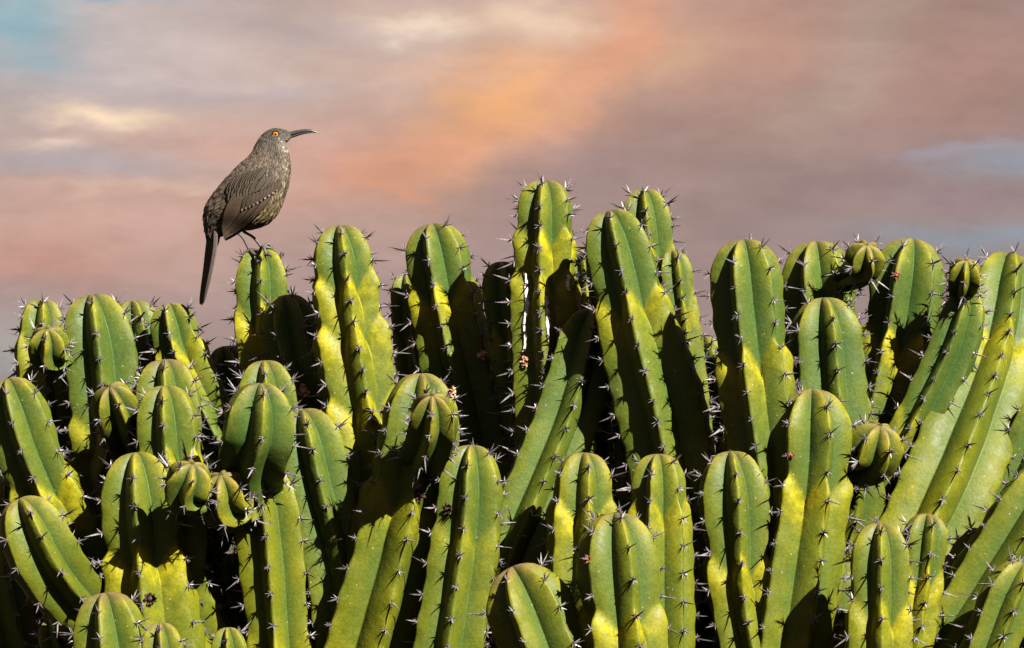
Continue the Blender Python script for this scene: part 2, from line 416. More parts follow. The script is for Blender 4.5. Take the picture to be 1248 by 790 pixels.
# --- far left group
stem('a1', [(52, 361), (50, 440), (60, 560)], 64, .16, 10, [410], .45, 26)
stem('a3', [(110, 354), (122, 430), (135, 540)], [86, 96, 98], .07, 0, [(505, .7)], .25, 34, nr=6)
stem('a4', [(160, 363), (170, 440), (185, 540)], 62, .19, 20, [], .3, 28)
stem('a5', [(205, 366), (220, 430), (262, 520), (300, 600)], 64, .13, -10, [415], .35, 28)
stem('a6', [(273, 419), (283, 480), (300, 580)], 50, .20, 25, [], .3, 28)
stem('a7', [(201, 433), (205, 500), (210, 600)], 84, .02, -2, [], .45, 32, purple=.9)
stem('a8', [(201, 465), (205, 540), (215, 650)], 84, -.09, -2, [(548, .9)], .45, 36, purple=.5)
stem('a9', [(132, 468), (142, 500), (165, 560), (200, 640)], [58, 62, 54, 50], [-.08, -.06, .02, .06], 20, [], .35, 24, young=.7, name='stem')
stem('a10', [(8, 457), (38, 560), (85, 660), (140, 760)], [74, 84, 92, 92], [-.06, -.05, -.02, 0], -6, [585], .4, 34)
stem('a11', [(22, 603), (60, 690), (110, 752), (165, 800)], [82, 88, 80, 70], [-.19, -.17, -.10, -.02], 16, [(738, 1.)], .55, 36)
stem('a12', [(127, 717), (133, 770), (150, 850)], 92, -.27, -15, [], .45, 40, purple=.9)
stem('a13', [(165, 546), (176, 650), (192, 790)], [92, 106, 116], -.12, -2, [668], .5, 40, purple=.4)
stem('a16', [(318, 462), (316, 520), (306, 572), (316, 612)], [84, 90, 84, 60], [-.21, -.20, -.15, -.10], 8, [], .12, 34, cont=False, purple=.5)
stem('a17', [(322, 435), (326, 490), (335, 580)], 76, -.03, 5, [], .35, 32)
stem('a18', [(366, 494), (386, 590), (412, 700), (420, 790)], 88, -.08, 12, [], .22, 38)
stem('a19', [(414, 499), (424, 590), (424, 700), (420, 790)], 60, .02, 0, [(610, .5)], .5, 30)
stem('a20', [(318, 560), (332, 670), (345, 800)], 86, -.11, -8, [(775, .6)], .75, 36, label='yellowish stem standing below the overhanging blunt blue-green stem')
stem('a21', [(284, 672), (290, 720), (315, 800)], 40, .06, 0, [], .5, 26)
stem('a23', [(195, 756), (198, 790), (205, 850)], 52, -.29, 5, [], .4, 28, young=1., label='young pink-tipped stem')
stem('a24', [(277, 762), (280, 800), (300, 880)], 46, -.20, 0, [], .6, 28)
stem('a25', [(60, 752), (75, 800), (110, 860)], 42, -.03, 10, [], .5, 26)
stem('a26', [(388, 650), (392, 720), (395, 800)], 46, -.03, 0, [(700, .6)], .7, 26)
stem('a27', [(95, 560), (105, 640), (130, 760)], 66, .10, 10, [(640, .6)], .5, 30)
stem('a28', [(252, 500), (262, 600), (240, 700)], 60, .15, 10, [], .3, 30)
# --- centre
stem('b1', [(319, 299), (320, 380), (335, 480), (350, 600)], [70, 76, 80, 80], .10, 6, [370], .35, 32, label='stem the brown bird perches on', purple=.1)
stem('b2', [(345, 356), (362, 430), (392, 520), (420, 620)], 66, .05, -28, [], .2, 30)
stem('b3', [(413, 270), (424, 380), (443, 520), (455, 640)], [80, 92, 104, 104], -.03, 10, [328, 392, 482], .35, 28)
stem('b4', [(526, 268), (545, 380), (575, 520), (600, 640)], [78, 88, 92, 92], .11, -14, [343], .2, 28)
stem('b4b', [(494, 332), (498, 420), (515, 520)], 40, .22, 10, [(410, .6)], .5, 28)
stem('b5', [(514, 450), (510, 540), (478, 670), (440, 800)], [86, 100, 116, 122], [-.14, -.13, -.12, -.1], 14, [(596, .8)], .42, 36)
stem('b6', [(527, 479), (528, 510), (522, 546), (510, 575)], [56, 62, 60, 40], [-.27, -.25, -.20, -.13], 0, [], .3, 26, cont=False, young=1., name='young_stem', label='short young stem with a pink crown')
stem('b7', [(575, 538), (570, 640), (545, 800)], [74, 84, 92], -.16, -2, [(640, .35)], .42, 36)
stem('b8', [(722, 374), (692, 500), (650, 610), (605, 720), (585, 800)], [76, 84, 88, 88, 88], [-.05,-.06,-.08,-.09,-.07], 6, [], .32, 34)
stem('b9', [(664, 215), (664, 330), (668, 460), (670, 560)], [74, 84, 88, 88], -.02, -4, [276, 332], .45, 26, label='tallest stem, marked with white crusted scars')
stem('b10', [(609, 316), (620, 420), (640, 520), (650, 600)], 50, .04, 15, [(395, .6)], .3, 26)
stem('b11', [(706, 302), (715, 380), (730, 480)], 44, .12, 10, [(345, .7)], .5, 26)
stem('b12', [(741, 252), (775, 390), (806, 500), (835, 640)], [78, 100, 112, 112], -.11, -4, [(358, 1.0)], .25, 32)
stem('b13', [(784, 227), (792, 310), (806, 420), (830, 560)], [62, 72, 76, 76], .06, 4, [(300, .8)], .35, 28)
stem('b14', [(819, 303), (826, 370), (838, 460), (850, 560)], 46, -.01, 10, [(362, .8)], .55, 26)
stem('b15', [(857, 408), (864, 460), (880, 560)], 42, .16, 20, [], .5, 24)
stem('b17', [(902, 460), (910, 540), (915, 620)], 66, .10, 0, [(520, 1.)], .5, 28)
# --- centre, low
stem('c1', [(713, 547), (708, 650), (700, 800)], [78, 82, 86], -.20, 9, [604], .55, 34)
stem('c2', [(802, 549), (804, 660), (806, 800)], [72, 76, 80], -.30, -18, [612], .5, 34)
stem('c3', [(749, 620), (754, 700), (762, 820)], [90, 100, 106], -.37, 14, [(744, 1.)], .42, 38)
stem('c4', [(622, 686), (645, 740), (680, 830)], [86, 100, 104], -.36, -20, [], .45, 38, young=.5, purple=.9)
stem('c5', [(764, 470), (768, 560), (775, 660)], 44, -.02, 0, [(560, .6)], .5, 28)
stem('c7', [(628, 470), (634, 540), (640, 650)], 46, .16, 0, [(525, .8)], .45, 28)
# --- right
stem('d1', [(906, 287), (914, 400), (928, 520), (945, 640)], [84, 90, 88, 84], -.21, -20, [424], .22, 32)
stem('d2', [(994, 289), (1000, 400), (1005, 520)], 86, .0, 32, [], .35, 32)
stem('d4', [(1113, 286), (1098, 400), (1072, 540), (1045, 660)], [84, 92, 96, 96], .02, -20, [402], .25, 32)
stem('d5', [(1183, 352), (1160, 430), (1112, 530), (1060, 640)], [54, 60, 62, 62], [-.06,-.06,-.06,-.04], -10, [(505, .6)], .25, 32)
stem('d7', [(1231, 306), (1212, 420), (1165, 560), (1105, 700), (1080, 800)], [84, 104, 122, 124, 120], [.07, .02, -.06, -.10, -.10], 4, [400], .5, 32)
stem('d8', [(1290, 470), (1250, 580), (1190, 690), (1140, 800)], 86, -.05, 0, [], .35, 34)
stem('d9', [(1300, 560), (1238, 660), (1165, 770), (1120, 840)], 96, -.22, 4, [], .55, 36)
stem('d10', [(1250, 684), (1225, 740), (1190, 830)], 66, -.33, 10, [], .55, 34)
stem('d11', [(1290, 330), (1275, 430), (1250, 540)], 84, .14, 0, [(420, 1.)], .45, 32)
stem('e1', [(890, 545), (896, 640), (905, 740), (930, 840)], [84, 88, 84, 80], -.25, 0, [(676, 1.1)], .38, 38)
stem('e2', [(990, 469), (986, 580), (965, 720), (945, 830)], [92, 100, 104, 104], -.24, 28, [(578, 1.)], .42, 36)
stem('e3', [(1003, 358), (1008, 440), (1015, 560)], [82, 90, 92], -.11, 15, [], .25, 34)
stem('e5', [(1073, 633), (1072, 720), (1070, 830)], [76, 82, 86], -.36, 2, [(736, 1.)], .45, 36, purple=.7)
stem('e6', [(1131, 623), (1122, 700), (1105, 800)], 58, -.27, 15, [(690, 1.), (735, .7)], .5, 30, purple=.8)
stem('e7', [(1041, 474), (1046, 520), (1050, 620)], 36, -.04, 20, [(520, .6)], .6, 26)
stem('e9', [(1022, 668), (1008, 740), (985, 830)], 76, -.12, 5, [(750, .8)], .75, 34)
stem('e11', [(940, 640), (935, 700), (925, 800)], 60, -.16, 10, [(700, 1.)], .7, 30)
# --- young round shoots
def shoot(key, cx, cy, w, h, lean, depth, back, phase, par, label, tint=.35, yel=1.):
    """a short shoot centred at a picture position; lean in px of the tip sideways, foot goes back into its parent"""
    stem(key, [(cx + lean, cy - h * .5), (cx + lean * .4, cy - h * .1), (cx - lean * .5, cy + h * .28), (cx - lean * 1.2 + back[0], cy + h * .34 + back[1])],
         [w * 1.08, w * 1.12, w * .98, w * .6], [depth, depth + .005, depth + .03, depth + .075], phase, [], tint, 20, nr=6, cont=False, name='young_stem',
         young=.8, purple=.5, parent=ST[par]['o'], label=label, dome=1.2, yel=yel)
shoot('p1', 61, 421, 46, 46, -4, .0, (26, 4), -10, 'a3', 'round young shoot budding off a tall stem', .2)
shoot('p2', 231, 588, 54, 52, 4, -.24, (36, 2), 10, 'a20', 'round young shoot with a pink crown and dark green sides', .12)
shoot('p3', 277, 602, 62, 54, -8, -.20, (30, -8), 40, 'a20', 'yellow young shoot tucked under the overhanging stem', .6)
shoot('p4', 1052, 316, 44, 40, 5, -.10, (-22, 14), 20, 'd2', 'round young shoot with orange-pink ribs against the sky', .5)
shoot('p5', 1175, 335, 38, 40, 3, -.11, (-2, 14), 0, 'd5', 'small yellow-orange young shoot on the tip of a leaning stem', .7)
shoot('p6', 1064, 545, 62, 60, 10, -.25, (-20, 12), 35, 'e2', 'plump young shoot leaning beside the large two-jointed stem', .4)
# --- stems deep inside and at the back of the clump
fx = [(-10, 560), (40, 590), (120, 600), (165, 640), (330, 600), (372, 560), (440, 560), (480, 500), (520, 560), (556, 560), (600, 480), (650, 540), (690, 470), (745, 480), (790, 560), (845, 540), (885, 520),
      (940, 560), (975, 540), (1030, 560), (1075, 600), (1130, 600), (1180, 620), (1235, 640), (1290, 620)]
for q, (x, y) in enumerate(fx):
    stem('f%d' % q, [(x, y), (x + rng.uniform(-8, 8), y + 120), (x * .93 + 44, y + 300)], rng.uniform(66, 84), rng.uniform(.30, .46), rng.uniform(-30, 30), [(y + rng.uniform(60, 140), .8)], rng.uniform(.2, .5), 34)
for q in range(26):
    x = rng.uniform(20, 1230); y = 600 + rng.uniform(0, 120)
    if 205 < x < 330: continue
    stem('g%d' % q, [(x, y), (x + rng.uniform(-8, 8), y + 120), (x * .93 + 44, y + 280)], rng.uniform(66, 84), rng.uniform(.55, .8), rng.uniform(-30, 30), [], rng.uniform(.2, .5), 40)
# trunk and limbs below the picture
def limb(name, pts, r, parent):
    D = catmull(np.array(pts, float), 10); t = np.linspace(0, 1, len(D)); V, F = tube(D, np.interp(t, np.linspace(0, 1, len(r)), r), 18)
    ctr = np.repeat(D, 18, axis=0); a_ = np.tile(np.arange(18), len(D)) * 2 * math.pi / 18
    V = ctr + (V - ctr) * (1 + .12 * np.cos(a_ * 6) + .03 * np.sin(a_ * 2 + V[:, 2] * 9))[:, None]
    return mesh_obj(name, V, F, M_WOOD, parent, loc=tuple(D[0]))
trunk = limb('trunk', [(0, .15, -.05), (.02, .16, .25), (-.02, .14, .55), (0, .15, .85)], [.17, .14, .13, .13], ROOT)
for q in range(15):
    a = (q % 5 - 2) / 2 + rng.uniform(-.1, .1); b_ = [-.18, .0, .22][q // 5]
    limb('limb', [(a * .05, .15 + b_ * .2, .55), (a * .20, .15 + b_ * .6, .85), (a * .34, .15 + b_ * .9, 1.15), (a * .42, .15 + b_ * 1.1, 1.42)], [.075, .07, .06, .05], trunk)

# ------------------------------------------------------------------ spine clusters
def spine_mesh(seed, n_rad, n_cen, lr, lc):
    r = np.random.default_rng(seed); parts = []
    def spike(d, l, w):
        d = d / np.linalg.norm(d); a = np.cross(d, [.3, .5, .8]); a /= np.linalg.norm(a); b = np.cross(d, a)
        V = [a * w, (-.5 * a + .87 * b) * w, (-.5 * a - .87 * b) * w, d * l * .55 + a * w * .75, d * l * .55 + (-.5 * a + .87 * b) * w * .75, d * l * .55 + (-.5 * a - .87 * b) * w * .75, d * l]
        return np.array(V), [(0, 1, 4, 3), (1, 2, 5, 4), (2, 0, 3, 5), (3, 4, 6), (4, 5, 6), (5, 3, 6)]
    for i in range(n_rad):
        a = 2 * math.pi * (i + r.uniform(-.25, .25)) / n_rad; e = r.uniform(.45, .95)
        parts.append(spike(np.array([math.cos(a), math.sin(a), e]), r.uniform(*lr), .00085))
    for i in range(n_cen):
        a = r.uniform(0, 2 * math.pi); t = r.uniform(.0, .55)
        parts.append(spike(np.array([math.cos(a) * t, math.sin(a) * t, 1.]), r.uniform(*lc), .0012))
    pad = []
    for i in range(6): pad.append((.0021 * math.cos(i * math.pi / 3), .0026 * math.sin(i * math.pi / 3), -.0006))
    pad.append((0, 0, .0013)); parts.append((np.array(pad), [(i, (i + 1) % 6, 6) for i in range(6)]))
    return join(parts)
SPM = [spine_mesh(50 + i, 5 + i % 3, 1, (.0054, .0100), (.015, .026)) for i in range(8)]
TPM = [spine_mesh(90 + i, 5, 2, (.007, .012), (.015, .026)) for i in range(4)]
def to_me(name, V, F):
    me = bpy.data.meshes.new(name); me.from_pydata(np.asarray(V).tolist(), [], F); me.materials.append(M_SPINE); return me
SPME = [to_me('spine_cluster', *x) for x in SPM]; TPME = [to_me('spine_cluster', *x) for x in TPM]
bpy.context.view_layer.update(); dg = bpy.context.evaluated_depsgraph_get()
camv = Vector(CAM); cand = []; rest = []
def pix(p):
    d = p - CAM; z = d.dot(FW); k = FLEN / SPAN * W0 / z
    return W0 / 2 + d.dot(RT) * k, H0 / 2 - d.dot(UP) * k, z
for st in STEMS:
    for (p, nm, up, tip_) in st['ar']:
        x, y, z = pix(p); face = -nm.dot(FW)
        item = (st, p, nm, up, tip_, rng.integers(0, 8), rng.uniform(.85, 1.2) * (.85 if st['R'] < .035 else 1.0), rng.uniform(-.4, .4))
        vis = False
        if 0 < x < W0 and 0 < y < H0 and face > -.35:
            q = Vector(p + nm * .004); d = (q - camv); L = d.length
            hit = S.ray_cast(dg, camv, d.normalized(), distance=L - .002); vis = not hit[0]
        if vis: cand.append((item[6] * (1.15 if tip_ else 1) / z * (1 + .15 * abs(face)), len(cand), item))
        else: rest.append(item)
cand.sort(key=lambda c: -c[0]); rest += [c[2] for c in cand[300:]]; cand = cand[:300]
def frame(nm, up, spin):
    z = Vector(nm).normalized(); y = Vector(up); y = (y - z * y.dot(z)).normalized(); x = y.cross(z)
    return Matrix((x, y, z)).transposed() @ Matrix.Rotation(spin, 3, 'Z')
for _, _, (st, p, nm, up, tip_, v, sc, spin) in cand:
    o = bpy.data.objects.new('spine_cluster', TPME[v % 4] if tip_ else SPME[v]); C.objects.link(o)
    o.parent = st['o'] if st['o'].parent is ROOT else st['o'].parent
    o.location = Vector(p) - world_loc(o.parent); o.rotation_euler = frame(nm, up, spin).to_euler(); o.scale = (sc,) * 3
RV, RF, off = [], [], 0
for (st, p, nm, up, tip_, v, sc, spin) in rest:
    V, F = TPM[v % 4] if tip_ else SPM[v]
    m3 = np.array(frame(nm, up, spin)); RV.append((V * sc) @ m3.T + p); RF += [tuple(i + off for i in f) for f in F]; off += len(V)
so = mesh_obj('spine_clusters', np.vstack(RV), RF, M_SPINE, ROOT, loc=(0, 0, 2.0), smooth=False); so['kind'] = 'stuff'
print('STEMS', len(STEMS), 'areoles visible', len(cand), 'rest', len(rest))

# ------------------------------------------------------------------ flowers, buds and scars on the stems
def find(key, px, py):
    """surface point of a stem seen at a picture position"""
    st = ST[key]; V = st['V'].reshape(-1, 3)
    d = V - CAM; z = d @ FW; k = FLEN / SPAN * W0 / z
    x = W0 / 2 + (d @ RT) * k; y = H0 / 2 - (d @ UP) * k
    sc = (x - px) ** 2 + (y - py) ** 2 + (z - z.min()) * 900
    i = int(np.argmin(sc)); ring = i // st['m']; nm = V[i] - st['P'][ring]; nm /= np.linalg.norm(nm)
    return V[i], nm, -st['T'][ring], st['o'] if st['o'].parent is ROOT else st['o'].parent
def petal_cluster(n, l, w, spread, c1, c2, seed, body=None):
    r = np.random.default_rng(seed); parts, cols = [], []
    for i in range(n):
        a = i * 2.4 + r.uniform(-.3, .3); t = spread * math.sqrt((i + .5) / n); d = np.array([math.cos(a) * t, math.sin(a) * t, 1.]); d /= np.linalg.norm(d)
        side = np.cross(d, [math.cos(a + .3), math.sin(a + .3), .1]); side /= np.linalg.norm(side)
        ll = l * r.uniform(.7, 1.15); ww = w * r.uniform(.7, 1.2); nn = np.cross(side, d)
        b0 = np.array([math.cos(a), math.sin(a), 0]) * w * .5
        V = np.array([b0 - side * ww * .4, b0 + side * ww * .4, b0 + d * ll * .6 + side * ww * .6 + nn * ww * .2, b0 + d * ll + nn * ww * r.uniform(-.3, .6), b0 + d * ll * .6 - side * ww * .6 + nn * ww * .2, b0 + d * ll * .5 - nn * ww * .35])
        parts.append((V, [(0, 1, 2, 5), (0, 5, 4), (5, 2, 3), (5, 3, 4), (1, 0, 4, 3, 2)])); c = np.array(c1) * (1 - i / n) + np.array(c2) * (i / n); cols.append(np.tile(c * r.uniform(.6, 1.3), (6, 1)))
    if body:
        rr, hh_, cb = body; P = np.array([[0, 0, -.002], [0, 0, hh_ * .3], [0, 0, hh_ * .75], [0, 0, hh_]]); V, F = tube(P, [rr * .6, rr, rr * .8, rr * .2], 10); parts.append((V, F)); cols.append(np.tile(cb, (len(V), 1)))
    V, F = join(parts); return V, F, np.vstack(cols)
def ornament(name, key, px, py, geo, label, sc=1.):
    p, nm, up, par = find(key, px, py); V, F, cols = geo
    m3 = np.array(frame(nm, up, rng.uniform(0, 6))); o = mesh_obj(name, (V * sc) @ m3.T + p, F, M_DRY, par, loc=tuple(p), cols=cols, smooth=False); o['label'] = label
brown = lambda sd: petal_cluster(15, .011, .0042, 1.0, (.02, .012, .010), (.07, .04, .02), sd, (.0045, .008, (.035, .02, .015)))
red = lambda sd: petal_cluster(10, .0058, .0030, .9, (.22, .035, .03), (.34, .13, .06), sd, (.0028, .0052, (.24, .05, .045)))
pale = lambda sd: petal_cluster(11, .009, .0055, .9, (.55, .36, .26), (.50, .16, .10), sd, (.005, .008, (.42, .25, .10)))
ornament('dried_flower', 'b5', 511, 601, brown(1), 'withered dark brown flower')
ornament('dried_flower', 'b7', 548, 619, brown(2), 'withered dark brown flower')
ornament('dried_flower', 'd4', 1122, 449, brown(3), 'withered dark brown flower', 1.15)
ornament('dried_flower', 'a13', 183, 733, brown(4), 'withered brown and yellow flower')
ornament('dried_flower', 'e9', 1010, 590, brown(5), 'withered brown flower', .6)
ornament('flower_bud', 'd4', 1093, 335, red(6), 'small red bud')
ornament('flower_bud', 'c3', 717, 677, red(7), 'small red bud')
ornament('flower_bud', 'e2', 965, 553, red(8), 'small red bud', .8)
ornament('flower', 'b4', 586, 433, pale(9), 'pale pink and white flower remnant')
ornament('flower', 'b2', 372, 478, pale(10), 'pale pink and white flower remnant', 1.1)
ornament('flower', 'b5', 551, 478, pale(11), 'orange flower remnant', 1.0)
ornament('flower', 'b9', 640, 440, pale(12), 'pinkish flower remnant', .9)
# crusted scars on the tallest stem: thin plates that follow the skin
def crust(key, pts, wpx, seed):
    st = ST[key]; r = np.random.default_rng(seed); P, NN = [], []
    for (x, y) in resample(np.c_[np.array(pts, float), np.zeros(len(pts))], np.linspace(0, plen(np.c_[np.array(pts, float), np.zeros(len(pts))]), 26))[:, :2]:
        p, nm, up, par = find(key, x, y); P.append(p); NN.append(nm)
    P = np.array(P); NN = np.array(NN); NN /= np.linalg.norm(NN, axis=1)[:, None]
    k = np.ones(5) / 5
    P = np.stack([np.convolve(np.pad(P[:, i], 2, mode='edge'), k, 'valid') for i in range(3)], 1)
    T = np.gradient(P, axis=0); T /= np.linalg.norm(T, axis=1)[:, None]; B = np.cross(T, NN); B /= np.linalg.norm(B, axis=1)[:, None]
    wv = wpx * st['unit'] / 2 * np.clip(np.sin(np.linspace(.05, math.pi - .05, 26)) ** .5 * r.uniform(.35, 1.25, 26), .05, 2)
    V = []; prof = [(-1, -.0015), (-.6, .0016), (0, .0026), (.6, .0016), (1, -.0015)]
    for i in range(26):
        for a, h_ in prof: V.append(P[i] + B[i] * wv[i] * (a + r.normal(0, .12)) + NN[i] * (h_ + .0008))
    F = [(i * 5 + j, i * 5 + j + 1, (i + 1) * 5 + j + 1, (i + 1) * 5 + j) for i in range(25) for j in range(4)]
    o = mesh_obj('scar', V, F, M_LIME, st['o'], loc=tuple(P[0])); o['label'] = 'white crusted scar'
crust('b9', [(642, 330), (641, 380), (639, 432)], 7, 1)
crust('b9', [(667, 358), (668, 385), (669, 418)], 8, 2)
crust('b9', [(692, 335), (693, 345), (693, 356)], 6, 3)

# ------------------------------------------------------------------ the bird
YB = .10
def bz(zx, zy, y=0.): return unproj(210 + zx / 3.04, 130 + zy / 3.04, YB) + np.array([0, y, 0])
ZU = pxsize(YB) / 3.04
foot = bz(318, 522)
BIRD = empty('bird', tuple(foot), 'long-tailed brown bird with curved black bill and orange eye, perched on a cactus tip', 'bird')
DV = [((128, 470), (172, 486), 14), ((121, 425), (186, 474), 30), ((122, 378), (243, 458), 58), ((142, 338), (300, 452), 80), ((176, 294), (352, 433), 95), ((214, 252), (391, 393), 100),
      ((250, 216), (416, 334), 96), ((280, 190), (432, 272), 82), ((297, 168), (437, 224), 66), ((310, 142), (431, 180), 54), ((328, 112), (424, 152), 50), ((352, 91), (420, 138), 48),
      ((380, 82), (422, 131), 43), ((408, 86), (428, 126), 33), ((426, 92), (434, 121), 20), ((438, 98), (440, 117), 11)]
Dc = catmull(np.array([[a[0][0], a[0][1], a[1][0], a[1][1], a[2]] for a in DV], float), 7)
NS = len(Dc); SEG = 40; V = []; ctr = []
for d in Dc:
    a, b = bz(d[0], d[1]), bz(d[2], d[3]); c_ = (a + b) / 2; ax = (a - b) / 2; ctr.append(c_)
    th = np.arange(SEG) * 2 * math.pi / SEG
    V.append(c_ + np.cos(th)[:, None] * ax + (np.sign(np.sin(th)) * np.abs(np.sin(th)) ** .9 * d[4] * ZU)[:, None] * np.array([0, -1, 0]))
BV = np.array(V); ctr = np.array(ctr)
F = [(i * SEG + j, i * SEG + (j + 1) % SEG, (i + 1) * SEG + (j + 1) % SEG, (i + 1) * SEG + j) for i in range(NS - 1) for j in range(SEG)]
F += [tuple(range(SEG))[::-1], tuple((NS - 1) * SEG + j for j in range(SEG))]
def bird_col(i, j, r=None):
    """plumage colour at section i of NS, ring angle j (0 back, pi belly)"""
    u_ = i / (NS - 1); c = .5 - .5 * math.cos(j)
    back = np.array([.050, .037, .027]); belly = np.array([.100, .076, .036]); breast = np.array([.075, .060, .045]); head = np.array([.041, .035, .031]); throat = np.array([.115, .10, .085])
    k = min(max((c - .58) / .3, 0), 1)
    up_ = back * (1 - min(max((u_ - .55) / .12, 0), 1)) + head * min(max((u_ - .55) / .12, 0), 1)
    lo = belly * (1 - min(max((u_ - .32) / .14, 0), 1)) + breast * min(max((u_ - .32) / .14, 0), 1)
    if u_ > .62: lo = lo * .3 + throat * .7
    return up_ * (1 - k) + lo * k
bc = np.array([bird_col(i, 2 * math.pi * j / SEG) * .8 for i in range(NS) for j in range(SEG)])
body = mesh_obj('body', BV.reshape(-1, 3), F, M_FEATH, BIRD, loc=tuple(bz(270, 320)), cols=bc)
from mathutils.bvhtree import BVHTree
bvh = BVHTree.FromPolygons([Vector(v) for v in BV.reshape(-1, 3)], F)
def side_y(x, z, lo=-.012):
    h_ = bvh.ray_cast(Vector((x, YB - 1, z)), Vector((0, 1, 0)))
    return h_[0].y - YB if h_[0] is not None else lo
# small contour feathers over the whole body
fr = np.random.default_rng(21); FVs, FFs, FCs, off = [], [], [], 0
for q in range(8500):
    i = int(fr.integers(2, NS - 4)); j = int(fr.integers(0, SEG)); th = 2 * math.pi * j / SEG; u_ = i / (NS - 1)
    p = BV[i, j]; tl = BV[max(i - 2, 0), j] - BV[i, j]
    tl = tl / (np.linalg.norm(tl) + 1e-9); e = BV[i, (j + 1) % SEG] - BV[i, j - 1]; e /= np.linalg.norm(e) + 1e-9
    nm = np.cross(tl, e); nm /= np.linalg.norm(nm) + 1e-9
    if nm.dot(p - ctr[i]) < 0: nm = -nm
    e = np.cross(nm, tl)
    l = (.0090 if u_ < .5 else .0062 if u_ < .68 else .0034) * fr.uniform(.7, 1.2); w_ = l * (.16 if u_ < .68 else .15)
    l *= 1.6 if u_ < .14 else 1.0; tl = tl + e * fr.normal(0, .13); lift = .05 + .07 * fr.random()
    p = p + nm * fr.uniform(-.0002, .0007) + e * fr.uniform(-1, 1) * .0015
    P4 = np.array([p - e * w_ * .6, p + e * w_ * .6, p + tl * l * .6 + e * w_ + nm * l * lift * .5, p + tl * l + nm * l * lift, p + tl * l * .6 - e * w_ + nm * l * lift * .5, p + tl * l * .5 + nm * l * (lift * .5 + .05)])
    c = bird_col(i, th) * fr.uniform(.5, 1.65)
    cc = .5 - .5 * math.cos(th)
    if cc > .55 and u_ < .62 and fr.random() < .38: c = c * .42                       # spotted breast and belly
    if u_ > .7 and cc > .35 and fr.random() < .3: c = c * 1.9
    if cc > .80 and .3 < u_ < .68 and fr.random() < .22: c = c * 1.7
    FVs.append(P4); FFs += [(off, off + 1, off + 2, off + 5), (off, off + 5, off + 4), (off + 5, off + 2, off + 3), (off + 5, off + 3, off + 4)]
    cm = np.tile(c, (6, 1)); cm[3] *= .75; cm[[0, 1]] *= .8; FCs.append(cm); off += 6
pl = mesh_obj('contour_feathers', np.vstack(FVs), FFs, M_FEATH, body, loc=tuple(bz(270, 320)), cols=np.vstack(FCs), smooth=False); pl['kind'] = 'stuff'
def feather(P, wprof, nrm, thick, col_, edge, tipc, tipn=0):
    """one vane along points P: two halves meeting at a raised shaft"""
    P = np.asarray(P); n = len(P); T = np.gradient(P, axis=0); T /= np.linalg.norm(T, axis=1)[:, None]
    B = np.cross(T, nrm); B /= np.linalg.norm(B, axis=1)[:, None]; Nn = np.cross(B, T)
    V, F, cols = [], [], []
    for i in range(n):
        w_ = wprof[i]
        for a, hgt in ((-1, -.35), (-.5, -.05), (0, .35), (.5, -.05), (1, -.35), (0, -1.1)):
            V.append(P[i] + B[i] * w_ * a + Nn[i] * thick * hgt)
            c = np.array(edge if abs(a) == 1 else col_ if a != 0 else np.array(col_) * .6)
            if i >= n - tipn: c = np.array(tipc)
            cols.append(c)
    for i in range(n - 1):
        for j in range(6):
            k1 = [0, 1, 2, 3, 4, 5][j]; k2 = [1, 2, 3, 4, 5, 0][j]
            F.append((i * 6 + k1, i * 6 + k2, (i + 1) * 6 + k2, (i + 1) * 6 + k1))
    return np.array(V), F, np.array(cols)
def lerp(a, b, t): return np.array(a) * (1 - t) + np.array(b) * t
